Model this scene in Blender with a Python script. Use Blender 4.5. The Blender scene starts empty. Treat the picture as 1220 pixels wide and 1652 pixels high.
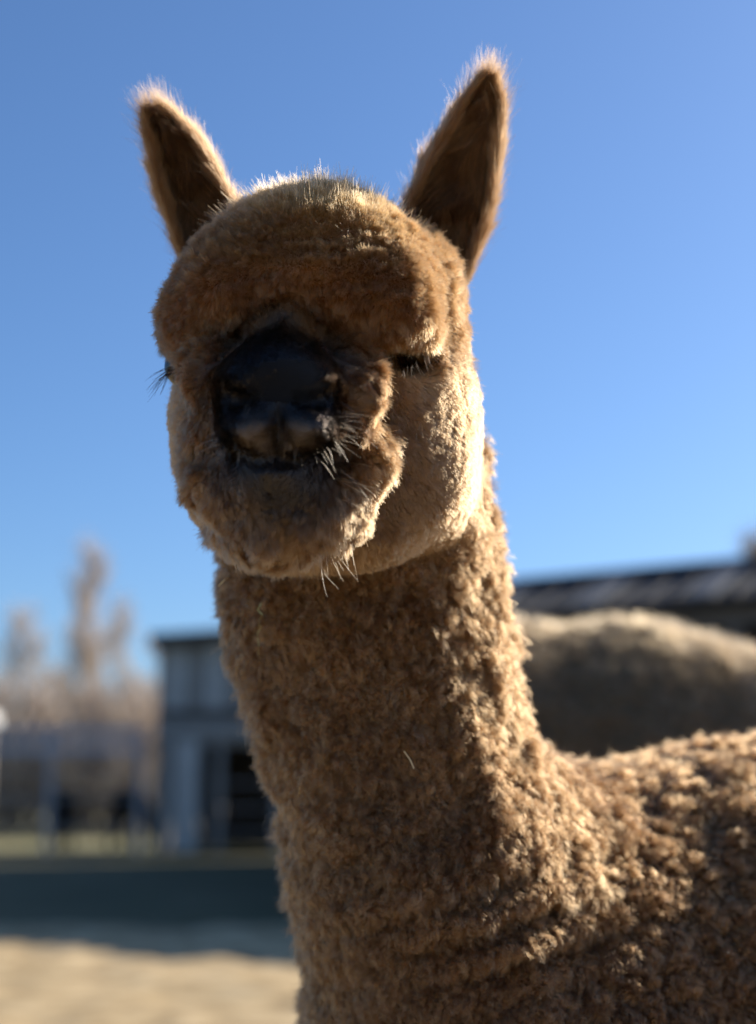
import bpy, math, random
import numpy as np
from mathutils import Vector, kdtree
R = math.radians
rng = np.random.default_rng(7)
random.seed(7)
scene = bpy.context.scene
col = scene.collection

# ------------------------------------------------------------------ camera, sky, sun, exposure
CAM_H = 0.82
PITCH = R(11.5)
FPX = 2385.0                      # focal length in pixels of the 1220 x 1652 frame
cam = bpy.data.objects.new('camera', bpy.data.cameras.new('camera'))
col.objects.link(cam)
cam.location = (0, 0, CAM_H)
cam.rotation_euler = (R(90) + PITCH, 0, 0)
cam.data.sensor_fit = 'VERTICAL'
cam.data.sensor_height = 36
cam.data.sensor_width = 26.6
cam.data.lens = 36 * FPX / 1652
cam.data.clip_start = 0.05
cam.data.clip_end = 3000
cam.data.dof.use_dof = True
cam.data.dof.focus_distance = 1.035
cam.data.dof.aperture_fstop = 3.0
scene.camera = cam

SUN_EL, SUN_AZ = R(28), R(35)     # azimuth measured from +X towards +Y
w = bpy.data.worlds.new('World')
scene.world = w
w.use_nodes = True
nt = w.node_tree
nt.nodes.clear()
sky = nt.nodes.new('ShaderNodeTexSky')
sky.sky_type = 'NISHITA'
sky.sun_disc = False
sky.sun_elevation = SUN_EL
sky.sun_rotation = R(90) - SUN_AZ
sky.air_density = 1.0
sky.dust_density = 0.8
sky.ozone_density = 8.0
bg = nt.nodes.new('ShaderNodeBackground')
bg.inputs['Strength'].default_value = 0.082
wo = nt.nodes.new('ShaderNodeOutputWorld')
nt.links.new(sky.outputs[0], bg.inputs[0])
nt.links.new(bg.outputs[0], wo.inputs[0])

sun = bpy.data.objects.new('sun', bpy.data.lights.new('sun', 'SUN'))
col.objects.link(sun)
sun.data.energy = 5.0
sun.data.angle = R(0.5)
sun.data.color = (1.0, 0.90, 0.76)
sd = Vector((math.cos(SUN_EL) * math.cos(SUN_AZ), math.cos(SUN_EL) * math.sin(SUN_AZ), math.sin(SUN_EL)))
sun.rotation_euler = (-sd).to_track_quat('-Z', 'Y').to_euler()

scene.view_settings.view_transform = 'Standard'
scene.view_settings.look = 'None'
scene.view_settings.exposure = 0.92
scene.view_settings.gamma = 1
scene.view_settings.use_curve_mapping = False
scene.render.engine = 'CYCLES'
scene.cycles.max_bounces = 10
scene.cycles.diffuse_bounces = 3
scene.cycles.glossy_bounces = 4
scene.cycles.transmission_bounces = 8
scene.cycles.transparent_max_bounces = 8
scene.cycles.use_denoising = True
scene.cycles.use_adaptive_sampling = True
scene.cycles.adaptive_threshold = 0.012
scene.cycles_curves.shape = 'RIBBONS'
scene.cycles_curves.subdivisions = 2

# ------------------------------------------------------------------ helpers
CP, SP = math.cos(PITCH), math.sin(PITCH)

def L3(px, py, d):
    """sculpting frame: x right, y up, z away; metres"""
    return np.array([(px - 610) / FPX * d, (826 - py) / FPX * d, d])

def to_world(p):
    p = np.asarray(p, float)
    out = np.empty_like(p)
    out[..., 0] = p[..., 0]
    out[..., 1] = p[..., 2] * CP - p[..., 1] * SP
    out[..., 2] = CAM_H + p[..., 2] * SP + p[..., 1] * CP
    return out

def to_frame(w):
    w = np.asarray(w, float)
    out = np.empty_like(w)
    y, z = w[..., 1], w[..., 2] - CAM_H
    out[..., 0] = w[..., 0]
    out[..., 1] = z * CP - y * SP
    out[..., 2] = y * CP + z * SP
    return out

def unit(v):
    return v / np.maximum(np.linalg.norm(v, axis=-1, keepdims=True), 1e-9)

def sstep(a, b, x):
    t = np.clip((x - a) / (b - a), 0, 1)
    return t * t * (3 - 2 * t)

_tab = np.random.default_rng(3).random((32, 32, 32)).astype(np.float32)
def vnoise(p, f, seed=0):
    q = np.asarray(p) * f + seed * 7.31 + 100.0
    i = np.floor(q).astype(np.int64)
    t = q - i
    t = t * t * (3 - 2 * t)
    r = 0
    for dx in (0, 1):
        wx = t[..., 0] if dx else 1 - t[..., 0]
        for dy in (0, 1):
            wy = t[..., 1] if dy else 1 - t[..., 1]
            for dz in (0, 1):
                wz = t[..., 2] if dz else 1 - t[..., 2]
                r = r + wx * wy * wz * _tab[(i[..., 0] + dx) & 31, (i[..., 1] + dy) & 31, (i[..., 2] + dz) & 31]
    return r * 2 - 1

def vnoise3(p, f, seed=0):
    return np.stack([vnoise(p, f, seed + k * 3 + 1) for k in range(3)], -1)

def new_mat(name):
    m = bpy.data.materials.new(name)
    m.use_nodes = True
    n = m.node_tree
    n.nodes.clear()
    out = n.nodes.new('ShaderNodeOutputMaterial')
    return m, n, out

def mesh_np(name, verts, faces, mat, parent=None, smooth=True):
    me = bpy.data.meshes.new(name)
    verts = np.asarray(verts, np.float32)
    faces = np.asarray(faces, np.int32)
    me.vertices.add(len(verts))
    me.vertices.foreach_set('co', verts.ravel())
    k = faces.shape[1]
    me.loops.add(faces.size)
    me.loops.foreach_set('vertex_index', faces.ravel())
    me.polygons.add(len(faces))
    me.polygons.foreach_set('loop_start', np.arange(0, faces.size, k, dtype=np.int32))
    me.polygons.foreach_set('loop_total', np.full(len(faces), k, np.int32))
    me.update(calc_edges=True)
    if smooth:
        me.polygons.foreach_set('use_smooth', np.ones(len(faces), bool))
    me.materials.append(mat)
    o = bpy.data.objects.new(name, me)
    col.objects.link(o)
    if parent:
        o.parent = parent
        o.matrix_parent_inverse = parent_inverse(parent)
    return o

def parent_inverse(p):
    from mathutils import Matrix
    return Matrix.LocRotScale(p.location, p.rotation_euler, p.scale).inverted()

def vert_normals(v, f):
    n = np.zeros_like(v)
    a, b, c = v[f[:, 0]], v[f[:, 1]], v[f[:, 2]]
    d = v[f[:, 3]] if f.shape[1] == 4 else None
    fn = np.cross(c - a, (d - b) if d is not None else (b - a))
    for k in range(f.shape[1]):
        for ax in range(3):
            n[:, ax] += np.bincount(f[:, k], fn[:, ax], len(v))
    return unit(n)

def empty(name, loc, label=None, cat=None, group=None, rz=0.0):
    o = bpy.data.objects.new(name, None)
    col.objects.link(o)
    o.location = loc
    o.rotation_euler = (0, 0, rz)
    o.empty_display_size = 0.1
    if label: o['label'] = label
    if cat: o['category'] = cat
    if group: o['group'] = group
    return o

# ------------------------------------------------------------------ sculpting by distance field
def smin(a, b, k):
    h = np.maximum(k - np.abs(a - b), 0) / k
    return np.minimum(a, b) - h * h * k * 0.25

def smax(a, b, k):
    return -smin(-a, -b, k)

def rotm(rx, ry, rz):
    from mathutils import Euler
    return np.array(Euler((R(rx), R(ry), R(rz))).to_matrix())

class Ell:
    def __init__(s, c, r, rot=(0, 0, 0)):
        s.c = np.array(c, float); s.r = np.array(r, float); s.m = rotm(*rot)
    def __call__(s, p):
        q = (p - s.c) @ s.m
        a = q / s.r
        k0 = np.sqrt((a * a).sum(-1))
        b = q / (s.r * s.r)
        k1 = np.sqrt((b * b).sum(-1)) + 1e-9
        return k0 * (k0 - 1) / k1

class Cone:
    """round cone between two points, squashed in depth by q"""
    def __init__(s, a, b, ra, rb):
        s.a = np.array(a, float); s.b = np.array(b, float); s.ra = ra; s.rb = rb
    def __call__(s, p):
        ab = s.b - s.a
        t = np.clip(((p - s.a) @ ab) / (ab @ ab), 0, 1)
        d = p - (s.a + t[..., None] * ab)
        t2 = t * t * (3 - 2 * t)
        return np.sqrt((d * d).sum(-1)) - (s.ra + (s.rb - s.ra) * t2)

def px(n, d):
    return n * d / FPX

def E(x, y, d, rx, ry, rz, rot=(0, 0, 0)):
    return Ell(L3(x, y, d), (px(rx, d), px(ry, d), rz), rot)

def C(x0, y0, d0, r0, x1, y1, d1, r1):
    return Cone(L3(x0, y0, d0), L3(x1, y1, d1), px(r0, d0), px(r1, d1))

def W(x, y, z):
    return to_frame(np.array([x, y, z], float))

# groups of the alpaca: 0 topknot, 1 muzzle, 2 fluff round the muzzle, 3 cheeks, 4 neck, 5 torso and legs
G = {
 0: (0.026, [E(510, 468, 1.125, 196, 124, .110), E(374, 500, 1.10, 80, 90, .085), E(326, 536, 1.095, 52, 56, .060),
             E(616, 482, 1.08, 86, 84, .080), E(656, 524, 1.048, 40, 42, .040), E(600, 496, 1.06, 58, 50, .045),
             E(507, 426, 1.13, 136, 90, .110), E(478, 458, 1.042, 112, 50, .046), E(392, 492, 1.06, 46, 46, .045),
             E(545, 484, 1.045, 56, 32, .040)]),
 6: (0.016, [E(706, 498, 1.12, 28, 76, .055), E(714, 548, 1.12, 22, 30, .040), E(680, 452, 1.14, 40, 64, .06)]),
 1: (0.020, [C(470, 516, 1.052, 60, 450, 590, 0.990, 58), E(450, 636, 1.008, 98, 66, .052),
             E(388, 622, .982, 34, 36, .024), E(508, 620, .982, 44, 38, .026), E(448, 606, .978, 48, 36, .024),
             E(402, 692, .974, 46, 44, .030, (0, 0, 12)), E(496, 690, .974, 56, 45, .032, (0, 0, -6)),
             E(442, 758, .986, 64, 34, .028), E(442, 782, 1.000, 66, 34, .032), E(450, 712, 1.030, 116, 96, .042)]),
 2: (0.016, [C(350, 556, 1.040, 34, 344, 600, 1.018, 38), C(344, 600, 1.018, 38, 346, 680, 1.008, 30),
             C(340, 706, 1.016, 28, 358, 782, 1.008, 38),
             C(358, 782, 1.008, 38, 430, 836, 1.008, 50), C(430, 838, 1.015, 50, 530, 818, 1.010, 48),
             C(530, 818, 1.010, 48, 582, 745, 1.018, 36), C(582, 745, 1.018, 36, 596, 708, 1.032, 26),
             C(560, 556, 1.035, 40, 574, 630, 1.000, 34), C(574, 630, 1.000, 34, 566, 676, .998, 26),
             C(390, 508, 1.06, 30, 352, 556, 1.045, 30), C(520, 500, 1.050, 38, 556, 560, 1.040, 38),
             E(436, 852, 1.05, 82, 48, .05), E(442, 812, 1.012, 62, 30, .034)]),
 3: (0.034, [E(525, 650, 1.15, 222, 200, .105), E(650, 690, 1.125, 110, 175, .085), E(368, 705, 1.145, 80, 160, .075),
             C(640, 770, 1.110, 100, 560, 815, 1.10, 92), C(560, 815, 1.10, 92, 460, 850, 1.10, 66),
             E(600, 600, 1.09, 108, 84, .06)]),
 4: (0.050, [C(560, 640, 1.26, 140, 584, 900, 1.24, 190), C(584, 900, 1.24, 190, 602, 1030, 1.235, 182),
             C(602, 1030, 1.235, 182, 644, 1210, 1.225, 170), C(644, 1210, 1.225, 170, 712, 1420, 1.23, 208),
             C(712, 1420, 1.23, 208, 803, 1750, 1.25, 254), C(690, 1270, 1.25, 130, 800, 1480, 1.34, 196)]),
 5: (0.090, [Cone(W(.18, 1.42, .640), W(.36, 1.51, .643), .208, .220), Cone(W(.36, 1.51, .640), W(.86, 1.645, .705), .220, .25),
             Cone(W(.86, 1.645, .705), W(1.02, 1.70, .655), .25, .22),
             Cone(W(.13, 1.24, .50), W(.14, 1.40, .55), .12, .19),
             Cone(W(.08, 1.34, .50), W(.07, 1.32, .12), .10, .048), Cone(W(.07, 1.32, .12), W(.06, 1.30, .03), .048, .04),
             Cone(W(.24, 1.62, .48), W(.23, 1.60, .12), .10, .048), Cone(W(.23, 1.60, .12), W(.22, 1.58, .03), .048, .04),
             Cone(W(.99, 1.60, .52), W(1.05, 1.62, .30), .13, .06), Cone(W(1.05, 1.62, .30), W(1.01, 1.60, .03), .06, .04),
             Cone(W(.92, 1.86, .52), W(.99, 1.88, .30), .13, .06), Cone(W(.99, 1.88, .30), W(.95, 1.86, .03), .06, .04),
             Cone(W(1.20, 1.78, .74), W(1.27, 1.80, .56), .05, .035)]),
}
EYES = [(L3(660, 572, 1.082), .017), (L3(300, 592, 1.100), .016)]
MOUTH_LINE = [(368, 712), (388, 732), (416, 744), (446, 740), (478, 745), (512, 735), (552, 708)]
SPLIT_LINE = [(447, 664), (448, 700), (446, 740)]
NOSTRIL_LINES = [[(366, 632), (380, 645), (406, 642)], [(482, 643), (506, 647), (530, 632)]]
SOCKETS = [Ell(L3(655, 580, 1.040), (.024, .0125, .030), (0, 0, -4)), Ell(L3(285, 600, 1.07), (.014, .010, .02))]
CREASES = [Cone(L3(694, 470, 1.03), L3(700, 560, 1.03), .006, .010), ]

def gval(g, p):
    k, ps = G[g]
    r = ps[0](p)
    for q in ps[1:]:
        r = smin(r, q(p), k)
    return r

def sdf(p):
    a = smin(gval(4, p), gval(5, p), .09)
    h = smin(gval(3, p), a, .016 + .060 * sstep(.015, .085, p[..., 0]))
    h = smin(h, gval(2, p), .008)
    h = smin(h, gval(1, p), .014)
    t = smin(gval(0, p), gval(6, p), .010)
    h = smin(h, t, .010)
    for s in SOCKETS: h = smax(h, -s(p), .006)
    for g_, k_ in GROOVES: h = smax(h, -g_(p), k_)
    return h

GROOVES = []
def front_depth(x, y):
    d = np.linspace(.88, 1.15, 500)
    q = L3(x, y, 1.0)[None] * d[:, None]
    f = sdf(q)
    return d[np.argmax(f < 0)]
def groove(line, r, k, sink=0.0):
    P = [L3(x, y, front_depth(x, y) + sink) for x, y in line]
    n_ = len(P)
    rr = [r * (.45 + .55 * math.sin(math.pi * (i + .5) / n_)) for i in range(n_)]
    return [(Cone(a, b_, ra, rb), k) for a, b_, ra, rb in zip(P[:-1], P[1:], rr[:-1], rr[1:])]
_g = groove(MOUTH_LINE, .0028, .003, .0008) + groove(SPLIT_LINE, .0022, .004)
for nl_ in NOSTRIL_LINES: _g += groove(nl_, .0052, .003, .001)
GROOVES += _g

def surface_net(fn, lo, hi, res):
    B = 8
    n = (np.ceil((hi - lo) / res / B).astype(int)) * B
    cn = n // B
    cc = np.stack(np.meshgrid(*[(np.arange(c) + .5) * B * res + l for c, l in zip(cn, lo)], indexing='ij'), -1)
    cv = fn(cc.reshape(-1, 3)).reshape(cn)
    V = np.where(np.repeat(np.repeat(np.repeat(cv, B, 0), B, 1), B, 2) < 0, -1, 1).astype(np.float32)
    near = np.argwhere(np.abs(cv) < B * res * 1.05)
    off = np.stack(np.meshgrid(*[np.arange(B)] * 3, indexing='ij'), -1).reshape(-1, 3)
    for s in range(0, len(near), 1500):
        blk = near[s:s + 1500]
        idx = (blk[:, None, :] * B + off[None]).reshape(-1, 3)
        V[idx[:, 0], idx[:, 1], idx[:, 2]] = fn(idx * res + lo)
    S = V < 0
    c = np.zeros(tuple(x - 1 for x in S.shape), np.int8)
    for dx in (0, 1):
        for dy in (0, 1):
            for dz in (0, 1):
                c += S[dx:S.shape[0] - 1 + dx, dy:S.shape[1] - 1 + dy, dz:S.shape[2] - 1 + dz]
    act = (c > 0) & (c < 8)
    ids = np.full(act.shape, -1, np.int64)
    cells = np.argwhere(act)
    ids[act] = np.arange(len(cells))
    verts = (cells + .5) * res + lo
    quads = []
    for ax in range(3):
        a = np.swapaxes(S, 0, ax); I = np.swapaxes(ids, 0, ax)
        s0, s1 = a[:-1, 1:-1, 1:-1], a[1:, 1:-1, 1:-1]
        e = np.argwhere(s0 != s1)
        sg = s0[e[:, 0], e[:, 1], e[:, 2]]
        i, j, k = e.T
        q = np.stack([I[i, j, k], I[i, j + 1, k], I[i, j + 1, k + 1], I[i, j, k + 1]], -1)
        flip = sg if ax == 0 else ~sg
        if ax == 2: flip = ~sg
        q[~flip] = q[~flip][:, ::-1]
        quads.append(q)
    return verts, np.concatenate(quads)

TET = np.array([[1, -1, -1], [-1, -1, 1], [-1, 1, -1], [1, 1, 1]], float)
def project(fn, v, it=2, eps=.0008):
    for _ in range(it):
        f = np.stack([fn(v + t * eps) for t in TET], 0)
        g = (f[:, :, None] * TET[:, None, :]).sum(0) / (4 * eps)
        m = f.mean(0)
        g2 = np.maximum((g * g).sum(-1), .25)
        st = np.clip(m / g2, -.004, .004)
        v = v - st[:, None] * g
    return v

def subdivide(v, q):
    nq = len(q)
    e = np.stack([q, np.roll(q, -1, 1)], -1).reshape(-1, 2)
    es = np.sort(e, 1)
    key = es[:, 0] * len(v) + es[:, 1]
    u, inv = np.unique(key, return_inverse=True)
    ea, eb = u // len(v), u % len(v)
    ev = (v[ea] + v[eb]) / 2
    fv = v[q].mean(1)
    V = np.concatenate([v, ev, fv])
    em = inv.reshape(-1, 4) + len(v)
    fc = np.arange(nq) + len(v) + len(ev)
    Q = np.concatenate([np.stack([q[:, k], em[:, k], fc, em[:, (k + 3) % 4]], -1) for k in range(4)])
    return V, Q

def laplace(v, q, it=1, lam=.5):
    for _ in range(it):
        s = np.zeros_like(v); c = np.zeros(len(v))
        for k in range(4):
            a, b = q[:, k], q[:, (k + 1) % 4]
            for x, y in ((a, b), (b, a)):
                for ax in range(3): s[:, ax] += np.bincount(x, v[y, ax], len(v))
                c += np.bincount(x, minlength=len(v))
        v = v + lam * (s / np.maximum(c, 1)[:, None] - v)
    return v

# ------------------------------------------------------------------ materials for the animals
def hair_mat(name, rough=.5, gain=1.0):
    m, n, out = new_mat(name)
    at = n.nodes.new('ShaderNodeAttribute'); at.attribute_name = 'pigment'
    info = n.nodes.new('ShaderNodeHairInfo')
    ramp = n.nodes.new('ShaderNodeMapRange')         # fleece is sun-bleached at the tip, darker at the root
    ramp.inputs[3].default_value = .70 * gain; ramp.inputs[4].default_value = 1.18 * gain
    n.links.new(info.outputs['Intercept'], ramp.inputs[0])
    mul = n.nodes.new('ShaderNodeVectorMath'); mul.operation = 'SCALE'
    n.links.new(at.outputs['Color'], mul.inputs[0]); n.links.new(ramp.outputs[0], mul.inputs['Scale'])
    b = n.nodes.new('ShaderNodeBsdfHairPrincipled')
    b.model = 'CHIANG'; b.parametrization = 'COLOR'
    b.inputs['Roughness'].default_value = rough
    b.inputs['Radial Roughness'].default_value = .75
    b.inputs['Coat'].default_value = 0
    b.inputs['Random Roughness'].default_value = .2
    n.links.new(mul.outputs[0], b.inputs['Color'])
    n.links.new(b.outputs[0], out.inputs[0])
    return m

def skin_mat(name, gain=.5):
    m, n, out = new_mat(name)
    at = n.nodes.new('ShaderNodeAttribute'); at.attribute_name = 'pigment'
    nz = n.nodes.new('ShaderNodeTexNoise'); nz.inputs['Scale'].default_value = 260; nz.inputs['Detail'].default_value = 4
    mr = n.nodes.new('ShaderNodeMapRange'); mr.inputs[3].default_value = gain * .6; mr.inputs[4].default_value = gain * 1.4
    n.links.new(nz.outputs[0], mr.inputs[0])
    mul = n.nodes.new('ShaderNodeVectorMath'); mul.operation = 'SCALE'
    n.links.new(at.outputs['Color'], mul.inputs[0]); n.links.new(mr.outputs[0], mul.inputs['Scale'])
    b = n.nodes.new('ShaderNodeBsdfPrincipled'); b.inputs['Roughness'].default_value = .8
    b.inputs['Specular IOR Level'].default_value = .15
    n.links.new(mul.outputs[0], b.inputs['Base Color'])
    bp = n.nodes.new('ShaderNodeBump'); bp.inputs['Strength'].default_value = .6; bp.inputs['Distance'].default_value = .002
    n.links.new(nz.outputs[0], bp.inputs['Height']); n.links.new(bp.outputs[0], b.inputs['Normal'])
    n.links.new(b.outputs[0], out.inputs[0])
    return m

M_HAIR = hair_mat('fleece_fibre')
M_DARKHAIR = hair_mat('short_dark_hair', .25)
M_SKIN = skin_mat('skin_under_fleece')

def set_pigment(me, c, domain='POINT'):
    a = me.attributes.new('pigment', 'FLOAT_COLOR', domain)
    c4 = np.ones((len(c), 4), np.float32); c4[:, :3] = c
    a.data.foreach_set('color', c4.ravel())

def hair_object(name, P, rad, pig, mat, parent):
    """P: strands x points x 3 in the sculpting frame"""
    ns, k = P.shape[:2]
    cu = bpy.data.hair_curves.new(name)
    cu.add_curves([k] * ns)
    cu.points.foreach_set('position', to_world(P).astype(np.float32).ravel())
    ra = cu.attributes.get('radius') or cu.attributes.new('radius', 'FLOAT', 'POINT')
    ra.data.foreach_set('value', rad.astype(np.float32).ravel())
    a = cu.attributes.new('pigment', 'FLOAT_COLOR', 'CURVE')
    c4 = np.ones((ns, 4), np.float32); c4[:, :3] = pig
    a.data.foreach_set('color', c4.ravel())
    cu.materials.append(mat)
    o = bpy.data.objects.new(name, cu)
    col.objects.link(o)
    o.parent = parent
    o.matrix_parent_inverse = parent_inverse(parent)
    o['kind'] = 'stuff'
    return o

# ------------------------------------------------------------------ the alpaca: one continuous body
lo = np.array([-.30, -1.15, .86]); hi = np.array([1.42, .36, 2.12])
bv, bq = surface_net(sdf, lo, hi, .0056)
bv = laplace(bv, bq, 2)
bv = project(sdf, bv, 2)
bv, bq = subdivide(bv, bq)
bv = project(sdf, bv, 1)
bv = laplace(bv, bq, 1, .4)
bn = vert_normals(bv, bq)
gv = np.stack([gval(g, bv) for g in range(7)], 1)
gv[:, 0] = np.minimum(gv[:, 0], gv[:, 6])
wg = np.exp(-np.clip(gv[:, :6] - gv[:, :6].min(1, keepdims=True), 0, 1) / .004)
wg /= wg.sum(1, keepdims=True)                     # topknot, muzzle, fluff, cheek, neck, torso

def P2(v):                                          # where a point lies around the face, in head units
    return 610 + FPX * v[:, 0] / v[:, 2], 826 - FPX * v[:, 1] / v[:, 2]

# low uneven swellings of the fleece
def folds(v, wgt):
    x, y = P2(v)
    wob = vnoise(v, 7, 15) * 26
    base = np.sin((y + .30 * (x - 700) + wob) / 62 * 6.283) * np.exp(-((y - 1500) / 90) ** 2) * np.exp(-((x - 800) / 190) ** 2) * .010
    run = np.sin((x - .45 * (y - 1100) + wob) / 100 * 6.283) * np.exp(-((y - 1220) / 150) ** 2) * np.exp(-((x - 740) / 110) ** 2) * .005
    rows = np.sin((y - .0009 * (x - 490) ** 2 * -1 + wob * .35) / 25 * 6.283) * np.exp(-((y - 440) / 70) ** 2) * .0011
    return (base + run) * (wgt[:, 4] + wgt[:, 5]) * (v[:, 2] < 1.5) + rows * wgt[:, 0]

def lump(v, wgt):
    a = (vnoise(v, 38, 1) * .0042 + vnoise(v, 78, 2) * .0028) * (1 - .35 * wgt[:, 5])
    b_ = vnoise(v, 15, 3) * .010
    return (a * (wgt[:, 4] + wgt[:, 5] + .5 * wgt[:, 0] + .35 * wgt[:, 2]) + b_ * (wgt[:, 4] + .35 * wgt[:, 5]) * .7 + (vnoise(v, 26, 4) * .0022 + vnoise(v, 75, 6) * .0008) * wgt[:, 3] + folds(v, wgt))
bv = bv + bn * lump(bv, wg)[:, None]
bn = vert_normals(bv, bq)

TAN = np.array([.172, .092, .040]); TAN2 = np.array([.115, .058, .025]); GREYTAN = np.array([.42, .30, .19])
DARK = np.array([.020, .015, .013]); LIPC = np.array([.150, .112, .082]); MIDB = np.array([.09, .055, .034])

def pigment(v, wgt):
    x, y = P2(v)
    big = vnoise(v, 9, 11)[:, None]; fine = vnoise(v, 60, 12)[:, None]
    c = TAN + (TAN2 - TAN) * np.clip(.5 + .6 * big, 0, 1)
    c = c * (1 + .12 * fine + .20 * vnoise(v, 24, 16)[:, None]) * (1 + .75 * wgt[:, 0] + .35 * wgt[:, 2] + .22 * wgt[:, 3])[:, None]
    c = c + (np.array([.195, .135, .078]) - c) * (.20 * wgt[:, 3] + .25 * wgt[:, 2] * (y > 700))[:, None]
    # muzzle: black-brown nose and bridge, lighter lips, dark ring where the short hair meets the long
    cx, cy = x - 446, y - 680
    e = np.sqrt((cx / 114) ** 2 + (cy / 172) ** 2) + .08 * vnoise(v, 45, 13)
    bridge = np.exp(-((x - 455) / 62) ** 2 - ((y - 512) / 34) ** 2)
    face = ((v[:, 2] < 1.11) & (np.abs(cx) < 220) & (np.abs(cy) < 260)).astype(float)
    inner = (1 - sstep(.70, 1.14, e)) * face
    lip = np.exp(-(((x - 440) / 82) ** 2 + ((y - 705) / 36) ** 2) ** 1.5)
    lip = np.maximum(lip * (1 - sstep(730, 742, y)), .05 * np.exp(-(((x - 440) / 56) ** 2 + ((y - 782) / 16) ** 2)))
    lip = lip * (1 - .85 * np.exp(-((x - 446) / 12) ** 2)) * sstep(664, 684, y)
    ml = np.interp(x, [q[0] for q in MOUTH_LINE], [q[1] for q in MOUTH_LINE])
    lip = lip * (1 - .95 * np.exp(-((y - ml) / 9) ** 2))
    cd = DARK[None] + (LIPC - DARK)[None] * (lip)[:, None]
    mid = np.maximum((1 - sstep(1.0, 1.35, e)), bridge) * face
    md = (.6 * mid + .35 * bridge * face)[:, None]
    c = c * (1 - md) + MIDB * .8 * md
    c = c * (1 - inner[:, None]) + cd * inner[:, None]
    return c, inner, lip

bpig, binner, _ = pigment(bv, wg)

alpaca = empty('alpaca', (0.45, 1.60, 0.0),
               'brown fleecy alpaca in front, facing the camera with black nose and upright ears', 'alpaca')
body = mesh_np('body', to_world(bv), bq, M_SKIN, alpaca)
set_pigment(body.data, bpig)

# ------------------------------------------------------------------ fleece
# bare wet leather of the nose, a patch of its own just proud of the muzzle
nx_, ny_ = P2(bv)
npad = (((nx_ - 462) / 74) ** 2 + ((ny_ - 616) / 38) ** 2 < 1) & (bv[:, 2] < 1.02) & (bn[:, 2] < .1)
nf_ = bq[npad[bq].all(1)]
used, inv_ = np.unique(nf_, return_inverse=True)
m, n, out = new_mat('wet_black_nose')
b = n.nodes.new('ShaderNodeBsdfPrincipled')
b.inputs['Base Color'].default_value = (.009, .008, .009, 1); b.inputs['Roughness'].default_value = .40; b.inputs['Specular IOR Level'].default_value = .25
vo = n.nodes.new('ShaderNodeTexVoronoi'); vo.inputs['Scale'].default_value = 620
nz = n.nodes.new('ShaderNodeTexNoise'); nz.inputs['Scale'].default_value = 300
ad = n.nodes.new('ShaderNodeMath'); ad.operation = 'ADD'
bp = n.nodes.new('ShaderNodeBump'); bp.inputs['Strength'].default_value = .9; bp.inputs['Distance'].default_value = .0018
n.links.new(vo.outputs[0], ad.inputs[0]); n.links.new(nz.outputs[0], ad.inputs[1]); n.links.new(ad.outputs[0], bp.inputs['Height'])
n.links.new(bp.outputs[0], b.inputs['Normal']); n.links.new(b.outputs[0], out.inputs[0])
mesh_np('nose', to_world(bv[used] + bn[used] * .0007), inv_.reshape(-1, 4), m, alpaca)

tri = np.concatenate([bq[:, [0, 1, 2]], bq[:, [0, 2, 3]]])
ta = np.cross(bv[tri[:, 1]] - bv[tri[:, 0]], bv[tri[:, 2]] - bv[tri[:, 0]])
area = np.linalg.norm(ta, axis=1) / 2
tc = bv[tri].mean(1); tn = unit(ta)
tw = wg[tri[:, 0]]
facing = -(unit(tc) * tn).sum(1)                   # how much it faces the viewer; the far side gets thinner cover
tx, ty = P2(tc)
wz = to_world(tc)[:, 2]
cover = sstep(-.35, .05, facing) * .85 + .15
cover *= np.where((tx < 1320) & (ty < 1800), 1, .08) * np.where(wz < .3, .3, 1)
print('area', area.sum(), 'weighted', (area * cover).sum())

def sample(num, weight):
    p = area * weight
    p = p / p.sum()
    t = rng.choice(len(tri), num, p=p)
    u = np.sqrt(rng.random(num)); v_ = rng.random(num)
    b0, b1, b2 = 1 - u, u * (1 - v_), u * v_
    T = tri[t]
    f = lambda A: A[T[:, 0]] * b0[:, None] + A[T[:, 1]] * b1[:, None] + A[T[:, 2]] * b2[:, None]
    return f(bv), unit(f(bn)), f(wg)

UPV = np.array([0, CP, SP])                        # world up in the sculpting frame
MUZ = L3(450, 690, 1.03)

def flow(p, wgt):
    """direction the hair lies in"""
    down = -UPV
    out_m = unit(p - MUZ)                          # away from the muzzle
    f = wgt[:, 0:1] * (down * .8 + np.array([0, 0, -.5])) + wgt[:, 1:2] * (out_m + down * .2) \
        + wgt[:, 2:3] * (out_m * .8 + down * .55 + np.array([0, 0, -.25])) + wgt[:, 3:4] * (out_m * .8 + down * .6 + np.array([0, 0, .3])) \
        + wgt[:, 4:5] * down + wgt[:, 5:6] * (down * .7 + to_frame_dir([.8, .4, 0]) * .5)
    return f

def to_frame_dir(d):
    d = np.asarray(d, float)
    return np.array([d[0], d[2] * CP - d[1] * SP, d[1] * CP + d[2] * SP])

def near(pts, centres):
    kd = kdtree.KDTree(len(centres))
    for i, c in enumerate(centres): kd.insert(c, i)
    kd.balance()
    return np.fromiter((kd.find(p)[1] for p in pts), np.int64, len(pts))

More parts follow.
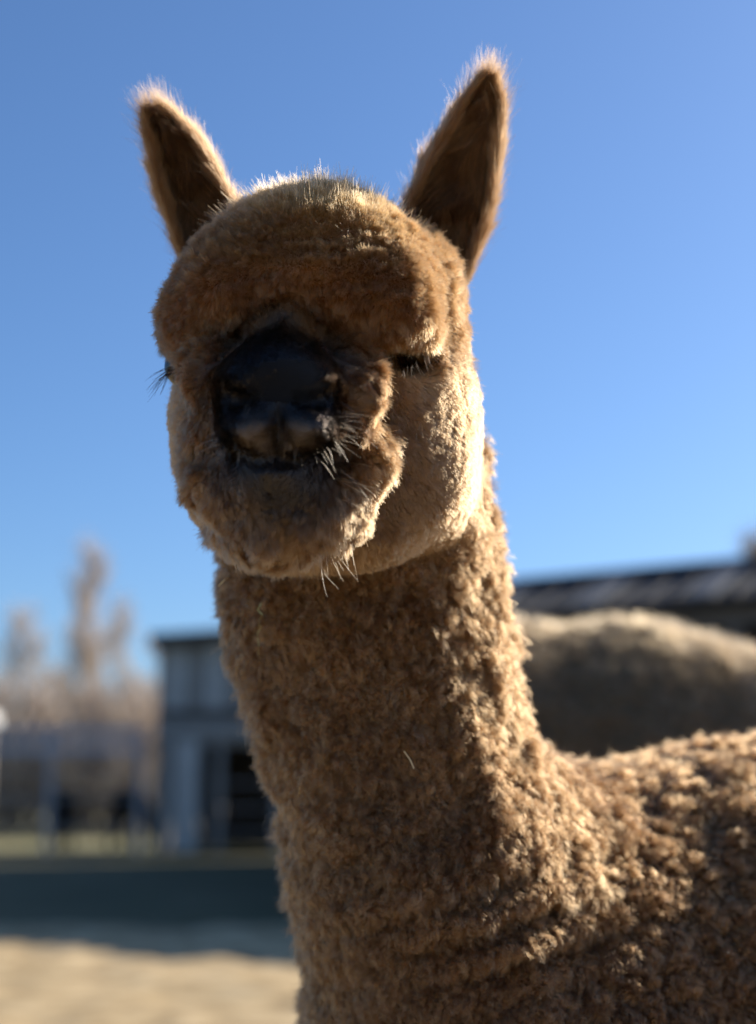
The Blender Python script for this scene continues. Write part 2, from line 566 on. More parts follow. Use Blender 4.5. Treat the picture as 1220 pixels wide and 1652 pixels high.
def fleece(name, num, weight, mat, K, length, lie, lock_d, lock_pull, tuft_d, tuft_pull, curl, crimp, rad, wild=.14, stray=.03, dome=.35, turns=1.0):
    """strands gathered into fine curling tufts, and tufts into soft uneven locks"""
    num = int(num * D)
    p, nrm, wgt = sample(num, weight)
    hx, hy = P2(p)
    bald = (p[:, 2] < 1.02) & (rng.random(len(p)) < np.clip(1.3 * (1 - ((hx - 462) / 72) ** 2 - ((hy - 616) / 37) ** 2), 0, .62))
    keep = ~bald & (np.min([np.linalg.norm((p - e_[0]) / np.array([1.5, 1, 1.0]), axis=1) for e_ in EYES], axis=0) > .0165)
    p, nrm, wgt = p[keep], nrm[keep], wgt[keep]
    c, inner, lip = pigment(p, wgt)
    N = len(p)
    val = lambda q: (q(p, wgt, inner) if callable(q) else np.full(N, float(q)))
    L = val(length); LI = val(lie); CU = val(curl)
    tot = (weight * area).sum()
    fl = flow(p, wgt); fl = fl - (fl * nrm).sum(1, keepdims=True) * nrm
    li = rng.choice(N, max(20, int(tot / lock_d ** 2)), replace=False)
    fi = rng.choice(N, max(20, int(tot / tuft_d ** 2)), replace=False)
    # warp the lookup so that the edges of locks are ragged, not cells
    pw = p + vnoise3(p, 1.6 / lock_d, 21) * lock_d * .35
    lk = near(pw, p[li]); fk = near(p + vnoise3(p, 1.5 / tuft_d, 22) * tuft_d * .3, p[fi])
    NL, NF = len(li), len(fi)
    tang = lambda n_, m_: unit(np.cross(n_, rng.normal(size=(m_, 3))))
    ldir = tang(nrm[li], NL) * (rng.random((NL, 1)) ** .6)
    fdir = tang(nrm[fi], NF) * (rng.random((NF, 1)) ** .6)
    base0 = nrm * (1 - LI[:, None]) + unit(fl) * LI[:, None] + vnoise3(p, 28, 5) * .20
    t = np.linspace(0, 1, K)[None, :, None]
    lockof = lk[fi]                                    # lock of each tuft
    fb = unit(base0[fi] + ldir[lockof] * wild * 2.2 + fdir * wild * 1.6)
    rl = .72 + rng.random(NL) * .56
    rf = .8 + rng.random(NF) * .4
    dl = np.linalg.norm(p[fi] - p[li][lockof], axis=1)
    dm = 1 - dome * np.clip(dl / (lock_d * .62), 0, 1.25) ** 2
    Lf = L[fi] * rl[lockof] * rf * dm
    # tuft centre lines: gather towards the lock tip, curl as they go
    ft = tang(fb, NF); fs = np.cross(fb, ft)
    lt = tang(fb, NF)
    ph = rng.random(NF) * 6.283; tr = turns * (.6 + rng.random(NF) * .8)
    ang = 6.283 * tr[:, None, None] * t + ph[:, None, None]; ang0 = ph[:, None, None]
    rr = (CU[fi] * (.5 + rng.random(NF)))[:, None, None] * t ** .8
    F = p[fi][:, None] + fb[:, None] * Lf[:, None, None] * t
    toward = (p[li][lockof] - p[fi])[:, None] + (nrm[li][lockof] * .0 + unit(base0[li])[lockof] * 0)[:, None]
    F = F + toward * (lock_pull * t ** 1.5)
    F = F + ft[:, None] * rr * (np.cos(ang) - np.cos(ang0)) + fs[:, None] * rr * (np.sin(ang) - np.sin(ang0))
    F = F - UPV * (Lf[:, None, None] * .15 * t ** 2)
    # strands
    rd = rng.normal(size=p.shape); rd = rd - (rd * nrm).sum(1, keepdims=True) * nrm
    own = unit(unit(base0) + rd * .22 + ldir[lk] * wild * 2.0)
    Ls = Lf[fk] * (.75 + .4 * rng.random(N))
    isst = (rng.random(N) < val(stray))
    Ls = np.where(isst, Ls * (1.2 + .9 * rng.random(N) * wgt[:, 0] * (P2(p)[1] < 380)), Ls)
    S = p[:, None] + own[:, None] * Ls[:, None, None] * t + ldir[lk][:, None] * 0
    Fs = F[fk]; Fb = F[fk][:, :1]
    tp = np.where(isst, .25, tuft_pull)[:, None, None]
    off = (p[:, None] - Fb)
    k_ = (Ls / np.maximum(Lf[fk], 1e-5))[:, None, None]
    T = p[:, None] + (Fs - Fb) * k_ - off * (.5 * t ** .9)
    wt = tp * np.minimum(1, t * 2.2)
    S = S * (1 - wt) + T * wt
    cr = val(crimp)[:, None, None]
    sphi = ph[fk] + rng.random(N) * 1.6
    a2 = t * (L[:, None, None] / .0045) * 6.283 * .5 + sphi[:, None, None]
    S = S + (ft[fk][:, None] * np.sin(a2) + fs[fk][:, None] * np.cos(a2)) * cr * t
    r = rad * (1 - .6 * np.linspace(0, 1, K)[None] ** 1.5) * np.ones((N, 1)) * (.75 + .5 * rng.random((N, 1)))
    c = c * (.80 + .40 * rng.random((N, 1))) * (.86 + .28 * rng.random(NL)[lk][:, None]) * (.92 + .16 * rng.random(NF)[fk][:, None])
    return hair_object(name, S, r, np.clip(c, .003, .9), mat, alpaca)

D = 1.0
fleece('topknot', 260000, cover * tw[:, 0] * np.where(ty < 400, 1.35, 1), M_HAIR, 6, lambda p, w_, i: .0085 + .0015 * vnoise(p, 20, 8), lambda p, w_, i: .36 - .26 * sstep(390, 330, P2(p)[1]),
       .0070, .12, .0017, .42, .0004, .0002, .00012, .13, lambda p, w_, i: .03 + .10 * sstep(350, 310, P2(p)[1]), .10, .6)
fleece('neck_fleece', 430000, cover * tw[:, 4], M_HAIR, 9, lambda p, w_, i: .0115 + .003 * vnoise(p, 18, 9), .40,
       .0140, .30, .0023, .50, lambda p, w_, i: .0021 + .0010 * vnoise(p, 22, 10), .0005, .00012, .17, .05, .40, 1.2)
fleece('neck_curl', 100000, cover * tw[:, 4], M_HAIR, 14, lambda p, w_, i: .0162 + .004 * vnoise(p, 18, 9), .52,
       .0150, .20, .0056, .78, .0028, .0004, .00012, .22, .04, .20, 1.6)
fleece('body_fleece', 260000, cover * tw[:, 5], M_HAIR, 8, lambda p, w_, i: .0145 + .004 * vnoise(p, 18, 9), .32,
       .0180, .42, .0036, .55, .0027, .0005, .00017, .20, .03, .5, 1.2)
fleece('cheek_fur', 200000, cover * tw[:, 3], M_HAIR, 5, lambda p, w_, i: .0056 + .001 * vnoise(p, 30, 8), .64,
       .009, .12, .0022, .38, .0004, .0002, .00012, .12, .03, .12, .6)
fleece('muzzle_fluff', 150000, cover * tw[:, 2], M_HAIR, 8, lambda p, w_, i: .0135 * (1 - .6 * i) + .003 * vnoise(p, 30, 8), .58,
       .0095, .25, .0026, .50, .0012, .0003, .00012, .17, .04, .2, .8)
fleece('muzzle_hair', 110000, cover * tw[:, 1], M_DARKHAIR, 4, lambda p, w_, i: .0026 + .005 * (1 - i) + .003 * np.exp(-((P2(p)[1] - 705) / 34) ** 2), .78,
       .006, .1, .002, .25, .0001, .0001, .00009, .08, .02, .1, .5)

# ------------------------------------------------------------------ ears
def interp_poly(pts, u):
    pts = np.array(pts, float)
    s_ = np.r_[0, np.cumsum(np.linalg.norm(np.diff(pts[:, :2], axis=0), axis=1))]
    s_ /= s_[-1]
    # smooth (Catmull-like) by fine linear interpolation then blur
    uu = np.linspace(0, 1, 200)
    q = np.stack([np.interp(uu, s_, pts[:, k]) for k in range(2)], 1)
    for _ in range(25):
        q[1:-1] = (q[:-2] + 2 * q[1:-1] + q[2:]) / 4
    return np.stack([np.interp(u, uu, q[:, k]) for k in range(2)], 1)

def make_ear(le, re, depth, lean, cup, side):
    nu, nv = 40, 22
    u = np.linspace(0, 1, nu); v = np.linspace(-1, 1, nv)
    a = interp_poly(le, u); b_ = interp_poly(re, u)
    F = np.zeros((nu, nv, 3)); Bk = np.zeros((nu, nv, 3))
    for i in range(nu):
        wd = np.linalg.norm(b_[i] - a[i]) / FPX * depth
        for j in range(nv):
            f = (math.sin(v[j] * math.pi / 2) + 1) / 2
            q = a[i] * (1 - f) + b_[i] * f
            d = depth + lean * u[i]
            prof = math.sqrt(max(0, 1 - v[j] ** 2 * .98))
            F[i, j] = L3(q[0], q[1], d + cup * wd * prof)
            Bk[i, j] = L3(q[0], q[1], d + cup * wd * prof + .0012 + .0045 * prof)
    V = np.concatenate([F.reshape(-1, 3), Bk.reshape(-1, 3)])
    Q = []
    o = nu * nv
    for i in range(nu - 1):
        for j in range(nv - 1):
            k = i * nv + j
            Q.append((k, k + nv, k + nv + 1, k + 1))
            Q.append((o + k, o + k + 1, o + k + nv + 1, o + k + nv))
    for i in range(nu - 1):
        k = i * nv
        Q.append((k, o + k, o + k + nv, k + nv))
        k = i * nv + nv - 1
        Q.append((k, k + nv, o + k + nv, o + k))
    for j in range(nv - 1):
        Q.append((j, j + 1, o + j + 1, o + j))
        k = (nu - 1) * nv + j
        Q.append((k, o + k, o + k + 1, k + 1))
    Q = np.array(Q)
    ear = mesh_np('ear', to_world(V), Q, M_SKIN, alpaca)
    EAR = np.array([.135, .070, .034])
    set_pigment(ear.data, np.tile(EAR * .7, (len(V), 1)))
    # hair on it
    N = int(80000 * D)
    uu = 1 - rng.random(N) ** 1.0; vv = rng.random(N) * 2 - 1
    edge = rng.random(N) < .30
    vv = np.where(edge, np.sign(vv) * (1 - rng.random(N) ** 2 * .12), vv)
    uu = uu * .985
    back = rng.random(N) < .35
    gi = uu * (nu - 1); gj = (np.arcsin(np.clip(vv, -1, 1)) / math.pi * 2 + 1) / 2 * (nv - 1)
    def bil(A):
        i0 = np.clip(gi.astype(int), 0, nu - 2); j0 = np.clip(gj.astype(int), 0, nv - 2)
        fi_, fj = (gi - i0)[:, None], (gj - j0)[:, None]
        return A[i0, j0] * (1 - fi_) * (1 - fj) + A[i0 + 1, j0] * fi_ * (1 - fj) + A[i0, j0 + 1] * (1 - fi_) * fj + A[i0 + 1, j0 + 1] * fi_ * fj
    p = np.where(back[:, None], bil(Bk), bil(F))
    axis = unit(F[-1, nv // 2] - F[nu * 6 // 10, nv // 2])
    gu = unit(bil(np.gradient(F, axis=0))); gu = unit(gu + (axis - gu) * sstep(.6, .85, uu)[:, None]); gvv = unit(bil(np.gradient(F, axis=1)))
    nr = unit(np.cross(gu, gvv)); nr = np.where((nr[:, 2:3] > 0), -nr, nr)      # towards the viewer
    nr = np.where(back[:, None], -nr, nr)
    av = np.abs(vv)
    em = sstep(.72, 1, av)
    outw = gvv * np.sign(vv)[:, None]
    # along the ear to the tip; from the rims, outwards; inside, from the outer rim inwards and up
    inside = (~back) & (av < .8)
    d = gu * 1.0 + outw * (em * .34 * (1 - 1.0 * sstep(.6, .85, uu)))[:, None] + nr * (.22 + .10 * (1 - em))[:, None]
    d = d + np.where(inside[:, None], -gvv * np.sign(vv)[:, None] * (.5 * av)[:, None] + nr * .25, 0)
    d = unit(d + vnoise3(p, 75, 31) * (.34 + .40 * inside[:, None]) + rng.normal(size=p.shape) * (.09 + .10 * em[:, None]))
    Ln = .010 + .007 * em * (1 - sstep(.6, .9, uu)) + np.where(inside & (uu < .8), .013 * rng.random(N), 0) - .001 * sstep(.7, 1, uu)
    Ln = Ln * (.45 + .9 * rng.random(N) ** 1.3) * (.75 + .25 * sstep(0, .25, uu))
    K = 6
    t = np.linspace(0, 1, K)[None, :, None]
    bend = unit(rng.normal(size=p.shape)) * .16 + gu * .3
    S = p[:, None] + d[:, None] * Ln[:, None, None] * t + bend[:, None] * Ln[:, None, None] * t ** 2 * .5
    fi = rng.choice(N, N // 22, replace=False); fk = near(p, p[fi])
    Fs = S[fi][fk]
    same = (back[fi][fk] == back)[:, None, None]
    wt = .34 * t ** 1.1 * same
    S = S * (1 - wt) + Fs * wt
    r = .00012 * (1 - .7 * np.linspace(0, 1, K)[None] ** 1.5) * np.ones((N, 1)) * (.7 + .6 * rng.random((N, 1)))
    c = EAR + (np.array([.17, .09, .042]) - EAR) * (np.maximum(em * .3 * (side * vv > 0), sstep(.75, 1, uu)))[:, None]  # tip and outer rim lightened: rim light put into the hair colour
    c = np.where(inside[:, None], EAR * (.45 + 1.5 * (rng.random((N, 1)) < .22)), c)  # inside hairs mostly darkened: shade of the hollow painted into the pigment
    c = c * (.7 + .6 * rng.random((N, 1)))
    # long loose wisps on the rims and tip
    M_ = int(7000 * D)
    wi = rng.choice(np.where((em > .5) | (uu > .90))[0], M_)
    wl = .008 + .014 * rng.random(M_) ** 1.6
    wd_ = unit(gu[wi] + outw[wi] * (.35 * (1 - sstep(.8, .95, uu[wi])))[:, None] + rng.normal(size=(M_, 3)) * .16)
    bw_ = rng.normal(size=(M_, 3)) * .22 + gu[wi] * .25
    S2_ = p[wi][:, None] + wd_[:, None] * wl[:, None, None] * t + bw_[:, None] * wl[:, None, None] * t ** 2
    S = np.concatenate([S, S2_]); r = np.concatenate([r, .00009 * (1 - .7 * np.linspace(0, 1, K)[None]) * np.ones((M_, 1))])
    c = np.concatenate([c, np.array([.10, .052, .024]) * (.6 + .8 * rng.random((M_, 1)))])
    ho = hair_object('ear_hair', S, r, c, M_HAIR, ear)
    ho.matrix_parent_inverse = (ear.matrix_parent_inverse.inverted() @ ear.matrix_basis.inverted()) if False else ho.matrix_parent_inverse
    return ear

make_ear([(304, 440), (282, 380), (261, 310), (248, 255), (241, 212), (243, 186)],
         [(402, 405), (382, 342), (352, 280), (320, 232), (292, 200), (264, 182)], 1.150, -.03, .34, -1)
make_ear([(658, 410), (659, 335), (682, 275), (714, 220), (750, 166), (779, 130)],
         [(750, 468), (771, 400), (792, 330), (805, 250), (809, 182), (793, 130)], 1.160, -.03, .34, 1)

# ------------------------------------------------------------------ eyes, lashes, whiskers
def gloss(name, colr, rough, spec=.5):
    m, n, out = new_mat(name)
    b = n.nodes.new('ShaderNodeBsdfPrincipled')
    b.inputs['Base Color'].default_value = (*colr, 1); b.inputs['Roughness'].default_value = rough
    b.inputs['Specular IOR Level'].default_value = spec
    n.links.new(b.outputs[0], out.inputs[0])
    return m
M_EYE = gloss('dark_wet_eye', (.010, .006, .004), .06, .6)

def sphere_np(c, r, nu=24, nv=16, sc=(1, 1, 1)):
    V, Q = [], []
    for i in range(nv + 1):
        th = math.pi * i / nv
        for j in range(nu):
            ph = 2 * math.pi * j / nu
            V.append((c[0] + r * sc[0] * math.sin(th) * math.cos(ph), c[1] + r * sc[1] * math.cos(th), c[2] + r * sc[2] * math.sin(th) * math.sin(ph)))
    for i in range(nv):
        for j in range(nu):
            Q.append((i * nu + j, i * nu + (j + 1) % nu, (i + 1) * nu + (j + 1) % nu, (i + 1) * nu + j))
    return np.array(V), np.array(Q)

for c, r in EYES:
    V, Q = sphere_np(c, r)
    mesh_np('eye', to_world(V), Q, M_EYE, alpaca)

def strands(name, roots, tips, sag, rad, pig, mat, K=8):
    roots, tips, sag = map(np.asarray, (roots, tips, sag))
    t = np.linspace(0, 1, K)[None, :, None]
    S = roots[:, None] + (tips - roots)[:, None] * t + sag[:, None] * (t * t - t) * -4 * .25
    r = rad * (1 - .8 * np.linspace(0, 1, K)[None] ** 1.3) * np.ones((len(roots), 1))
    return hair_object(name, S, r, pig, mat, alpaca)

lr, lt_, ls = [], [], []
for k in range(46):                                  # lashes of the eye in view hang out from under the topknot
    f = rng.random()
    x0 = 622 + 70 * f; y0 = 560 + 16 * math.sin(f * 3.1)
    lr.append(L3(x0, y0, 1.045)); lt_.append(L3(x0 + rng.normal(6, 8) + (f - .4) * 22, y0 + 22 + rng.random() * 14, 1.018 + rng.random() * .012))
    ls.append(np.array([0, -.006, -.006]))
for k in range(26):                                  # lashes and feelers of the far eye stick out past the cheek
    x0 = 285 + rng.normal(0, 6); y0 = 592 + rng.normal(0, 7)
    lr.append(L3(x0, y0, 1.085)); lt_.append(L3(x0 - 22 - rng.random() * 26, y0 + 12 + rng.random() * 50, 1.07))
    ls.append(np.array([-.006, .006, 0]) * rng.random())
n_ = len(lr)
strands('eyelash', lr, lt_, ls, .00022, np.tile([.03, .02, .015], (n_, 1)) , M_DARKHAIR)

wr, wt_, wsag, wc = [], [], [], []
def whisk(n, x, y, d, sx, sy, ex, ey, ln, c):
    for k in range(n):
        a, b_ = rng.normal(0, 1, 2)
        x0, y0 = x + a * sx, y + b_ * sy
        wr.append(L3(x0, y0, d))
        q = ln * (.5 + .8 * rng.random())
        wt_.append(L3(x0 + (ex + rng.normal(0, .25)) * q, y0 + (ey + rng.normal(0, .25)) * q, d - .004 - rng.random() * .012))
        wsag.append(np.array([rng.normal(0, .004), .010 * rng.random(), -.004])); wc.append(np.array(c) * (.5 + rng.random()))
PALE = (.40, .29, .18)
whisk(34, 520, 698, .965, 18, 12, 1.0, .30, 52, PALE)
whisk(10, 505, 712, .960, 18, 8, .6, .8, 36, PALE)
whisk(30, 378, 700, .966, 14, 14, -.8, .5, 34, (.3, .22, .15))
whisk(24, 445, 715, .952, 34, 8, .1, 1.0, 20, (.16, .12, .08))
whisk(40, 450, 800, .995, 46, 14, .0, 1.0, 30, (.22, .15, .09))
whisk(8, 440, 790, .985, 34, 6, .1, 1.0, 26, (.3, .22, .15))
whisk(8, 540, 775, .985, 10, 16, .9, .5, 50, PALE)
whisk(26, 512, 868, 1.00, 20, 14, .5, 1.0, 46, PALE)
whisk(2, 405, 652, .952, 6, 4, -.5, 1.0, 22, PALE)
strands('whisker', wr, wt_, wsag, .00012, np.array(wc), M_HAIR)

# ------------------------------------------------------------------ the place: ground, sheds, fence, trees, other animals
def noise_mat(name, cols, scale=3.0, rough=.95, bump=0, detail=6, spec=.2, coords='Object'):
    m, n, out = new_mat(name)
    tc_ = n.nodes.new('ShaderNodeTexCoord')
    nz = n.nodes.new('ShaderNodeTexNoise'); nz.inputs['Scale'].default_value = scale; nz.inputs['Detail'].default_value = detail
    n.links.new(tc_.outputs[coords], nz.inputs['Vector'])
    cr = n.nodes.new('ShaderNodeValToRGB')
    el = cr.color_ramp.elements
    while len(el) < len(cols): el.new(.5)
    for i, c in enumerate(cols):
        el[i].position = .3 + .4 * i / max(1, len(cols) - 1); el[i].color = (*c, 1)
    b = n.nodes.new('ShaderNodeBsdfPrincipled'); b.inputs['Roughness'].default_value = rough
    b.inputs['Specular IOR Level'].default_value = spec
    n.links.new(nz.outputs[0], cr.inputs[0]); n.links.new(cr.outputs[0], b.inputs['Base Color'])
    if bump:
        bp = n.nodes.new('ShaderNodeBump'); bp.inputs['Distance'].default_value = bump; bp.inputs['Strength'].default_value = .7
        n.links.new(nz.outputs[0], bp.inputs['Height']); n.links.new(bp.outputs[0], b.inputs['Normal'])
    n.links.new(b.outputs[0], out.inputs[0])
    return m

M_SAND = noise_mat('dry_sandy_ground', [(.23, .165, .085), (.40, .30, .165), (.55, .43, .26)], 4.5, bump=.03, detail=9)
M_GRASS = noise_mat('short_pasture', [(.075, .072, .034), (.11, .10, .048), (.155, .13, .07)], .9, bump=.04)
M_STRAWGRASS = noise_mat('winter_grass', [(.13, .14, .065), (.19, .18, .09), (.24, .205, .115)], .5, bump=.04)
M_SIDING = noise_mat('blue_grey_siding', [(.27, .25, .225), (.34, .315, .285)], 2.0, .6, spec=.4)
M_PANEL = noise_mat('pale_grey_panel', [(.44, .42, .39), (.52, .50, .465)], 2.0, .5, spec=.4)
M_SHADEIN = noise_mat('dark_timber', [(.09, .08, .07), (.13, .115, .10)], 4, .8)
M_ROOF = noise_mat('dark_metal_roof', [(.040, .042, .048), (.058, .06, .066)], 3, .75, spec=.2)
M_SKYLIGHT = noise_mat('translucent_roof_sheet', [(.13, .14, .155), (.17, .18, .195)], 3, .8, spec=.1)
M_POST = noise_mat('weathered_fence_wood', [(.24, .21, .19), (.36, .32, .30)], 9, .8)
M_RAIL = noise_mat('pale_painted_rail', [(.42, .41, .43), (.52, .51, .53)], 6, .6)
M_BARK = noise_mat('grey_brown_bark', [(.22, .17, .14), (.32, .26, .21)], 6, .9)
M_TWIG = noise_mat('bare_tan_twig', [(.50, .40, .32), (.62, .52, .43)], 3, .9)
M_DARKCOAT = noise_mat('near_black_coat', [(.012, .010, .010), (.022, .017, .015)], 12, .7)
M_BROWNCOAT = noise_mat('dark_brown_coat', [(.05, .03, .02), (.08, .05, .035)], 12, .7)
M_WHITE = noise_mat('white_painted_board', [(.60, .60, .60), (.70, .70, .69)], 3, .6)

class MB:
    def __init__(s): s.v = []; s.f = []
    def box(s, x0, y0, z0, x1, y1, z1):
        o = len(s.v)
        s.v += [(x0, y0, z0), (x1, y0, z0), (x1, y1, z0), (x0, y1, z0), (x0, y0, z1), (x1, y0, z1), (x1, y1, z1), (x0, y1, z1)]
        s.f += [tuple(o + i for i in q) for q in ((0, 3, 2, 1), (4, 5, 6, 7), (0, 1, 5, 4), (1, 2, 6, 5), (2, 3, 7, 6), (3, 0, 4, 7))]
        return s
    def tube(s, a, b_, ra, rb, n=6):
        a, b_ = Vector(a), Vector(b_)
        d = (b_ - a).normalized(); u = d.orthogonal().normalized(); v = d.cross(u)
        o = len(s.v)
        for p, r in ((a, ra), (b_, rb)):
            for k in range(n):
                t = 2 * math.pi * k / n
                s.v.append(tuple(p + (u * math.cos(t) + v * math.sin(t)) * r))
        for k in range(n):
            s.f.append((o + k, o + (k + 1) % n, o + n + (k + 1) % n, o + n + k))
        s.f.append(tuple(o + k for k in range(n))[::-1]); s.f.append(tuple(o + n + k for k in range(n)))
        return s
    def prism(s, pts, d):
        """pts polygon of 3-D points, extruded by vector d"""
        o = len(s.v); n = len(pts); d = Vector(d)
        s.v += [tuple(p) for p in pts] + [tuple(Vector(p) + d) for p in pts]
        s.f.append(tuple(range(o, o + n))); s.f.append(tuple(range(o + n, o + 2 * n))[::-1])
        for k in range(n): s.f.append((o + k, o + n + k, o + n + (k + 1) % n, o + (k + 1) % n))
        return s
    def build(s, name, mat, parent=None, smooth=False):
        me = bpy.data.meshes.new(name)
        me.from_pydata(s.v, [], s.f); me.update()
        if smooth: me.polygons.foreach_set('use_smooth', [True] * len(me.polygons))
        me.materials.append(mat)
        o = bpy.data.objects.new(name, me); col.objects.link(o)
        if parent: o.parent = parent
        return o

def grid_sheet(name, x0, x1, y0, y1, nx, ny, hfun, mat, bound=None):
    xs = np.linspace(x0, x1, nx); ys = np.linspace(y0, y1, ny)
    X, Y = np.meshgrid(xs, ys, indexing='ij')
    if bound: X, Y = bound(X, Y)
    V = np.stack([X, Y, hfun(X, Y)], -1).reshape(-1, 3)
    i, j = np.meshgrid(np.arange(nx - 1), np.arange(ny - 1), indexing='ij')
    k = (i * ny + j).ravel()
    Q = np.stack([k, k + ny, k + ny + 1, k + 1], -1)
    o = mesh_np(name, V, Q, mat); o['kind'] = 'structure'
    return o

far = lambda X, Y: 0 * X
gr = mesh_np('ground', [(-1500, -300, -.012), (1500, -300, -.012), (1500, 2500, -.012), (-1500, 2500, -.012)], [(0, 1, 2, 3)], M_STRAWGRASS, smooth=False)
gr['kind'] = 'structure'
def paddock_h(X, Y):
    p = np.stack([X, Y, 0 * X], -1)
    return .020 * vnoise(p, 1.7, 41) + .022 * vnoise(p, 4.5, 42) + .014 * vnoise(p, 9, 44) + .03
grid_sheet('sandy_paddock', -12, 14, -3, 10.9, 260, 160, paddock_h, M_SAND)
grid_sheet('pasture', -30, 22, 10.9, 32.5, 120, 60, lambda X, Y: .02 + .02 * vnoise(np.stack([X, Y, 0 * X], -1), .8, 43), M_GRASS)

# dark low-pitched shelter behind the second alpaca
sh = empty('long_shelter', (4.0, 11.6, 0), 'low shelter with a dark ribbed roof behind the pale-backed alpaca', 'shelter', rz=math.atan2(-1.2, 1.87))
def shelter(sh):
    x0, x1 = -4.9, 4.6; ye, yr, yb = -1.0, 0.0, 2.2; ze, zr, zb = 2.42, 2.83, 2.3
    pitch = lambda y: ze + (zr - ze) * (y - ye) / (yr - ye)
    n_ = 19
    wdt = (x1 - x0) / n_
    sky_at = {1, 3, 5, 7, 9, 11, 13, 15}
    for k in range(n_):                              # roof sheets, side by side
        a = x0 + k * wdt
        m = MB()
        if k in sky_at:
            m.prism([(a + .13, ye - .02, ze + .032), (a + wdt - .13, ye - .02, ze + .032), (a + wdt - .13, yr, zr + .04), (a + .13, yr, zr + .04)], (0, 0, .03))
            m.build('skylight', M_SKYLIGHT, sh); m = MB()
        if True:
            m.prism([(a, ye, ze), (a + wdt, ye, ze), (a + wdt, yr, zr), (a, yr, zr)], (0, 0, .03))
            for q in (.0, .5): m.prism([(a + q * wdt, ye, ze + .031), (a + q * wdt + .05, ye, ze + .031), (a + q * wdt + .05, yr, zr + .031), (a + q * wdt, yr, zr + .031)], (0, 0, .03))
        m.build('roof_sheet', M_ROOF, sh)
    MB().prism([(x0, yr + .005, zr), (x1, yr + .005, zr), (x1, yb, zb), (x0, yb, zb)], (0, 0, .03)).build('roof', M_ROOF, sh)
    MB().box(x0, -.08, zr + .035, x1, .08, zr + .075).build('ridge_cap', M_ROOF, sh)
    MB().box(x0 + .1, 2.0, 0, x1 - .1, 2.06, 2.28).build('wall', M_SHADEIN, sh)
    MB().box(x0 + .1, ye + .3, 0, x0 + .16, 1.99, 2.28).build('end_wall', M_SHADEIN, sh)
    MB().box(x1 - .16, ye + .3, 0, x1 - .1, 1.99, 2.28).build('end_wall', M_SHADEIN, sh)
    MB().box(x0, ye + .18, 2.24, x1, ye + .26, 2.40).build('beam', M_SHADEIN, sh)
    for k in range(6): MB().box(x0 + .3 + k * 1.8, ye + .15, 0, x0 + .42 + k * 1.8, ye + .28, 2.235).build('post', M_SHADEIN, sh)
shelter(sh)

# tall barn added out of view behind the neck to shade the pasture
hb = empty('added_shade_barn', (0.2, 22.0, 0), 'tall unseen barn added behind the neck of the front alpaca to shade the pasture', 'barn')
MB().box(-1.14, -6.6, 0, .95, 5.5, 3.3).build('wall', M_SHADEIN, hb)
MB().prism([(-1.18, -6.7, 3.305), (1.0, -6.7, 3.305), (-.1, -6.7, 3.75)], (0, 12.3, 0)).build('roof', M_ROOF, hb)
MB().box(-.7, -6.66, 0, .6, -6.603, 2.6).build('door', M_SIDING, hb)

# blue-grey barn on the left
bb = empty('grey_barn', (-1.6, 31.0, 0), 'blue-grey barn with ribbed siding and open bays left of the neck', 'barn')
def barn(bb):
    x0, x1 = -3.0, 4.0
    H = lambda x: 4.45 + .07 * (x - x0)
    nb = 35
    wdt = (x1 - x0) / nb
    for k in range(nb):                              # siding boards, alternating pale and dark
        a = x0 + k * wdt
        mt = M_PANEL if k % 4 in (1, 2) else M_SIDING
        MB().box(a + .01, 0.0 - (.03 if k % 4 in (1, 2) else 0), 2.95, a + wdt - .01, .08, H(a) - .22).build('siding_board', mt, bb)
    MB().box(x0, .09, 2.2, x1, .14, 4.2).build('wall', M_SIDING, bb)
    MB().box(x0, -.05, 2.35, x1, .085, 2.70).build('beam', M_SIDING, bb)
    MB().box(x0, -.02, 2.705, x1, .085, 2.94).build('fascia', M_SHADEIN, bb)
    MB().prism([(x0 - .15, -.4, H(x0) - .21), (x1 + .15, -.4, H(x1) - .21), (x1 + .15, -.4, H(x1) + .02), (x0 - .15, -.4, H(x0) + .02)], (0, 6.6, 0)).build('roof', M_ROOF, bb)
    MB().box(x0, .15, 0, x0 + .12, 5.9, 4.2).build('side_wall', M_SIDING, bb)
    MB().box(x1 - .12, .15, 0, x1, 5.9, 4.3).build('side_wall', M_SIDING, bb)
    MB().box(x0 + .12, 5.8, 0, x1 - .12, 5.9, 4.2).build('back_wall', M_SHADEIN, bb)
    MB().box(x0 + .02, -.02, 0, x0 + .30, .08, 2.34).build('post', M_SIDING, bb)
    MB().box(x0 + .38, -.06, .05, x0 + .92, .02, 2.30).build('sliding_door', M_PANEL, bb)
    for xx in (1.25, 2.45, 3.6, 4.7, 5.8): MB().box(x0 + xx, -.02, 0, x0 + xx + .14, .10, 2.34).build('post', M_SIDING, bb)
    for r_ in range(3):                              # corral rails across the bays
        MB().box(x0 + 1.0, .11, .4 + r_ * .5, x1 - .15, .15, .44 + r_ * .5).build('rail', M_POST, bb)
    MB().box(1.05, -.5, 2.9, 1.30, -.42, 3.6).build('sign_board', M_WHITE, bb)
barn(bb)

# a white shed at the far left edge
ws = empty('shed', (-11.80, 39.5, 0), 'small shed with a white gable at the left edge behind the fence', 'shed')
MB().box(-1.0, 0, 0, 1.0, 2.4, 3.2).build('wall', M_POST, ws)
MB().prism([(-1.15, -.1, 3.203), (1.15, -.1, 3.203), (1.15, -.1, 3.5), (0, -.1, 4.3), (-1.15, -.1, 3.5)], (0, 2.6, 0)).build('gable', M_WHITE, ws)
MB().box(-.4, -.03, .05, .4, -.003, 2.0).build('door', M_RAIL, ws)

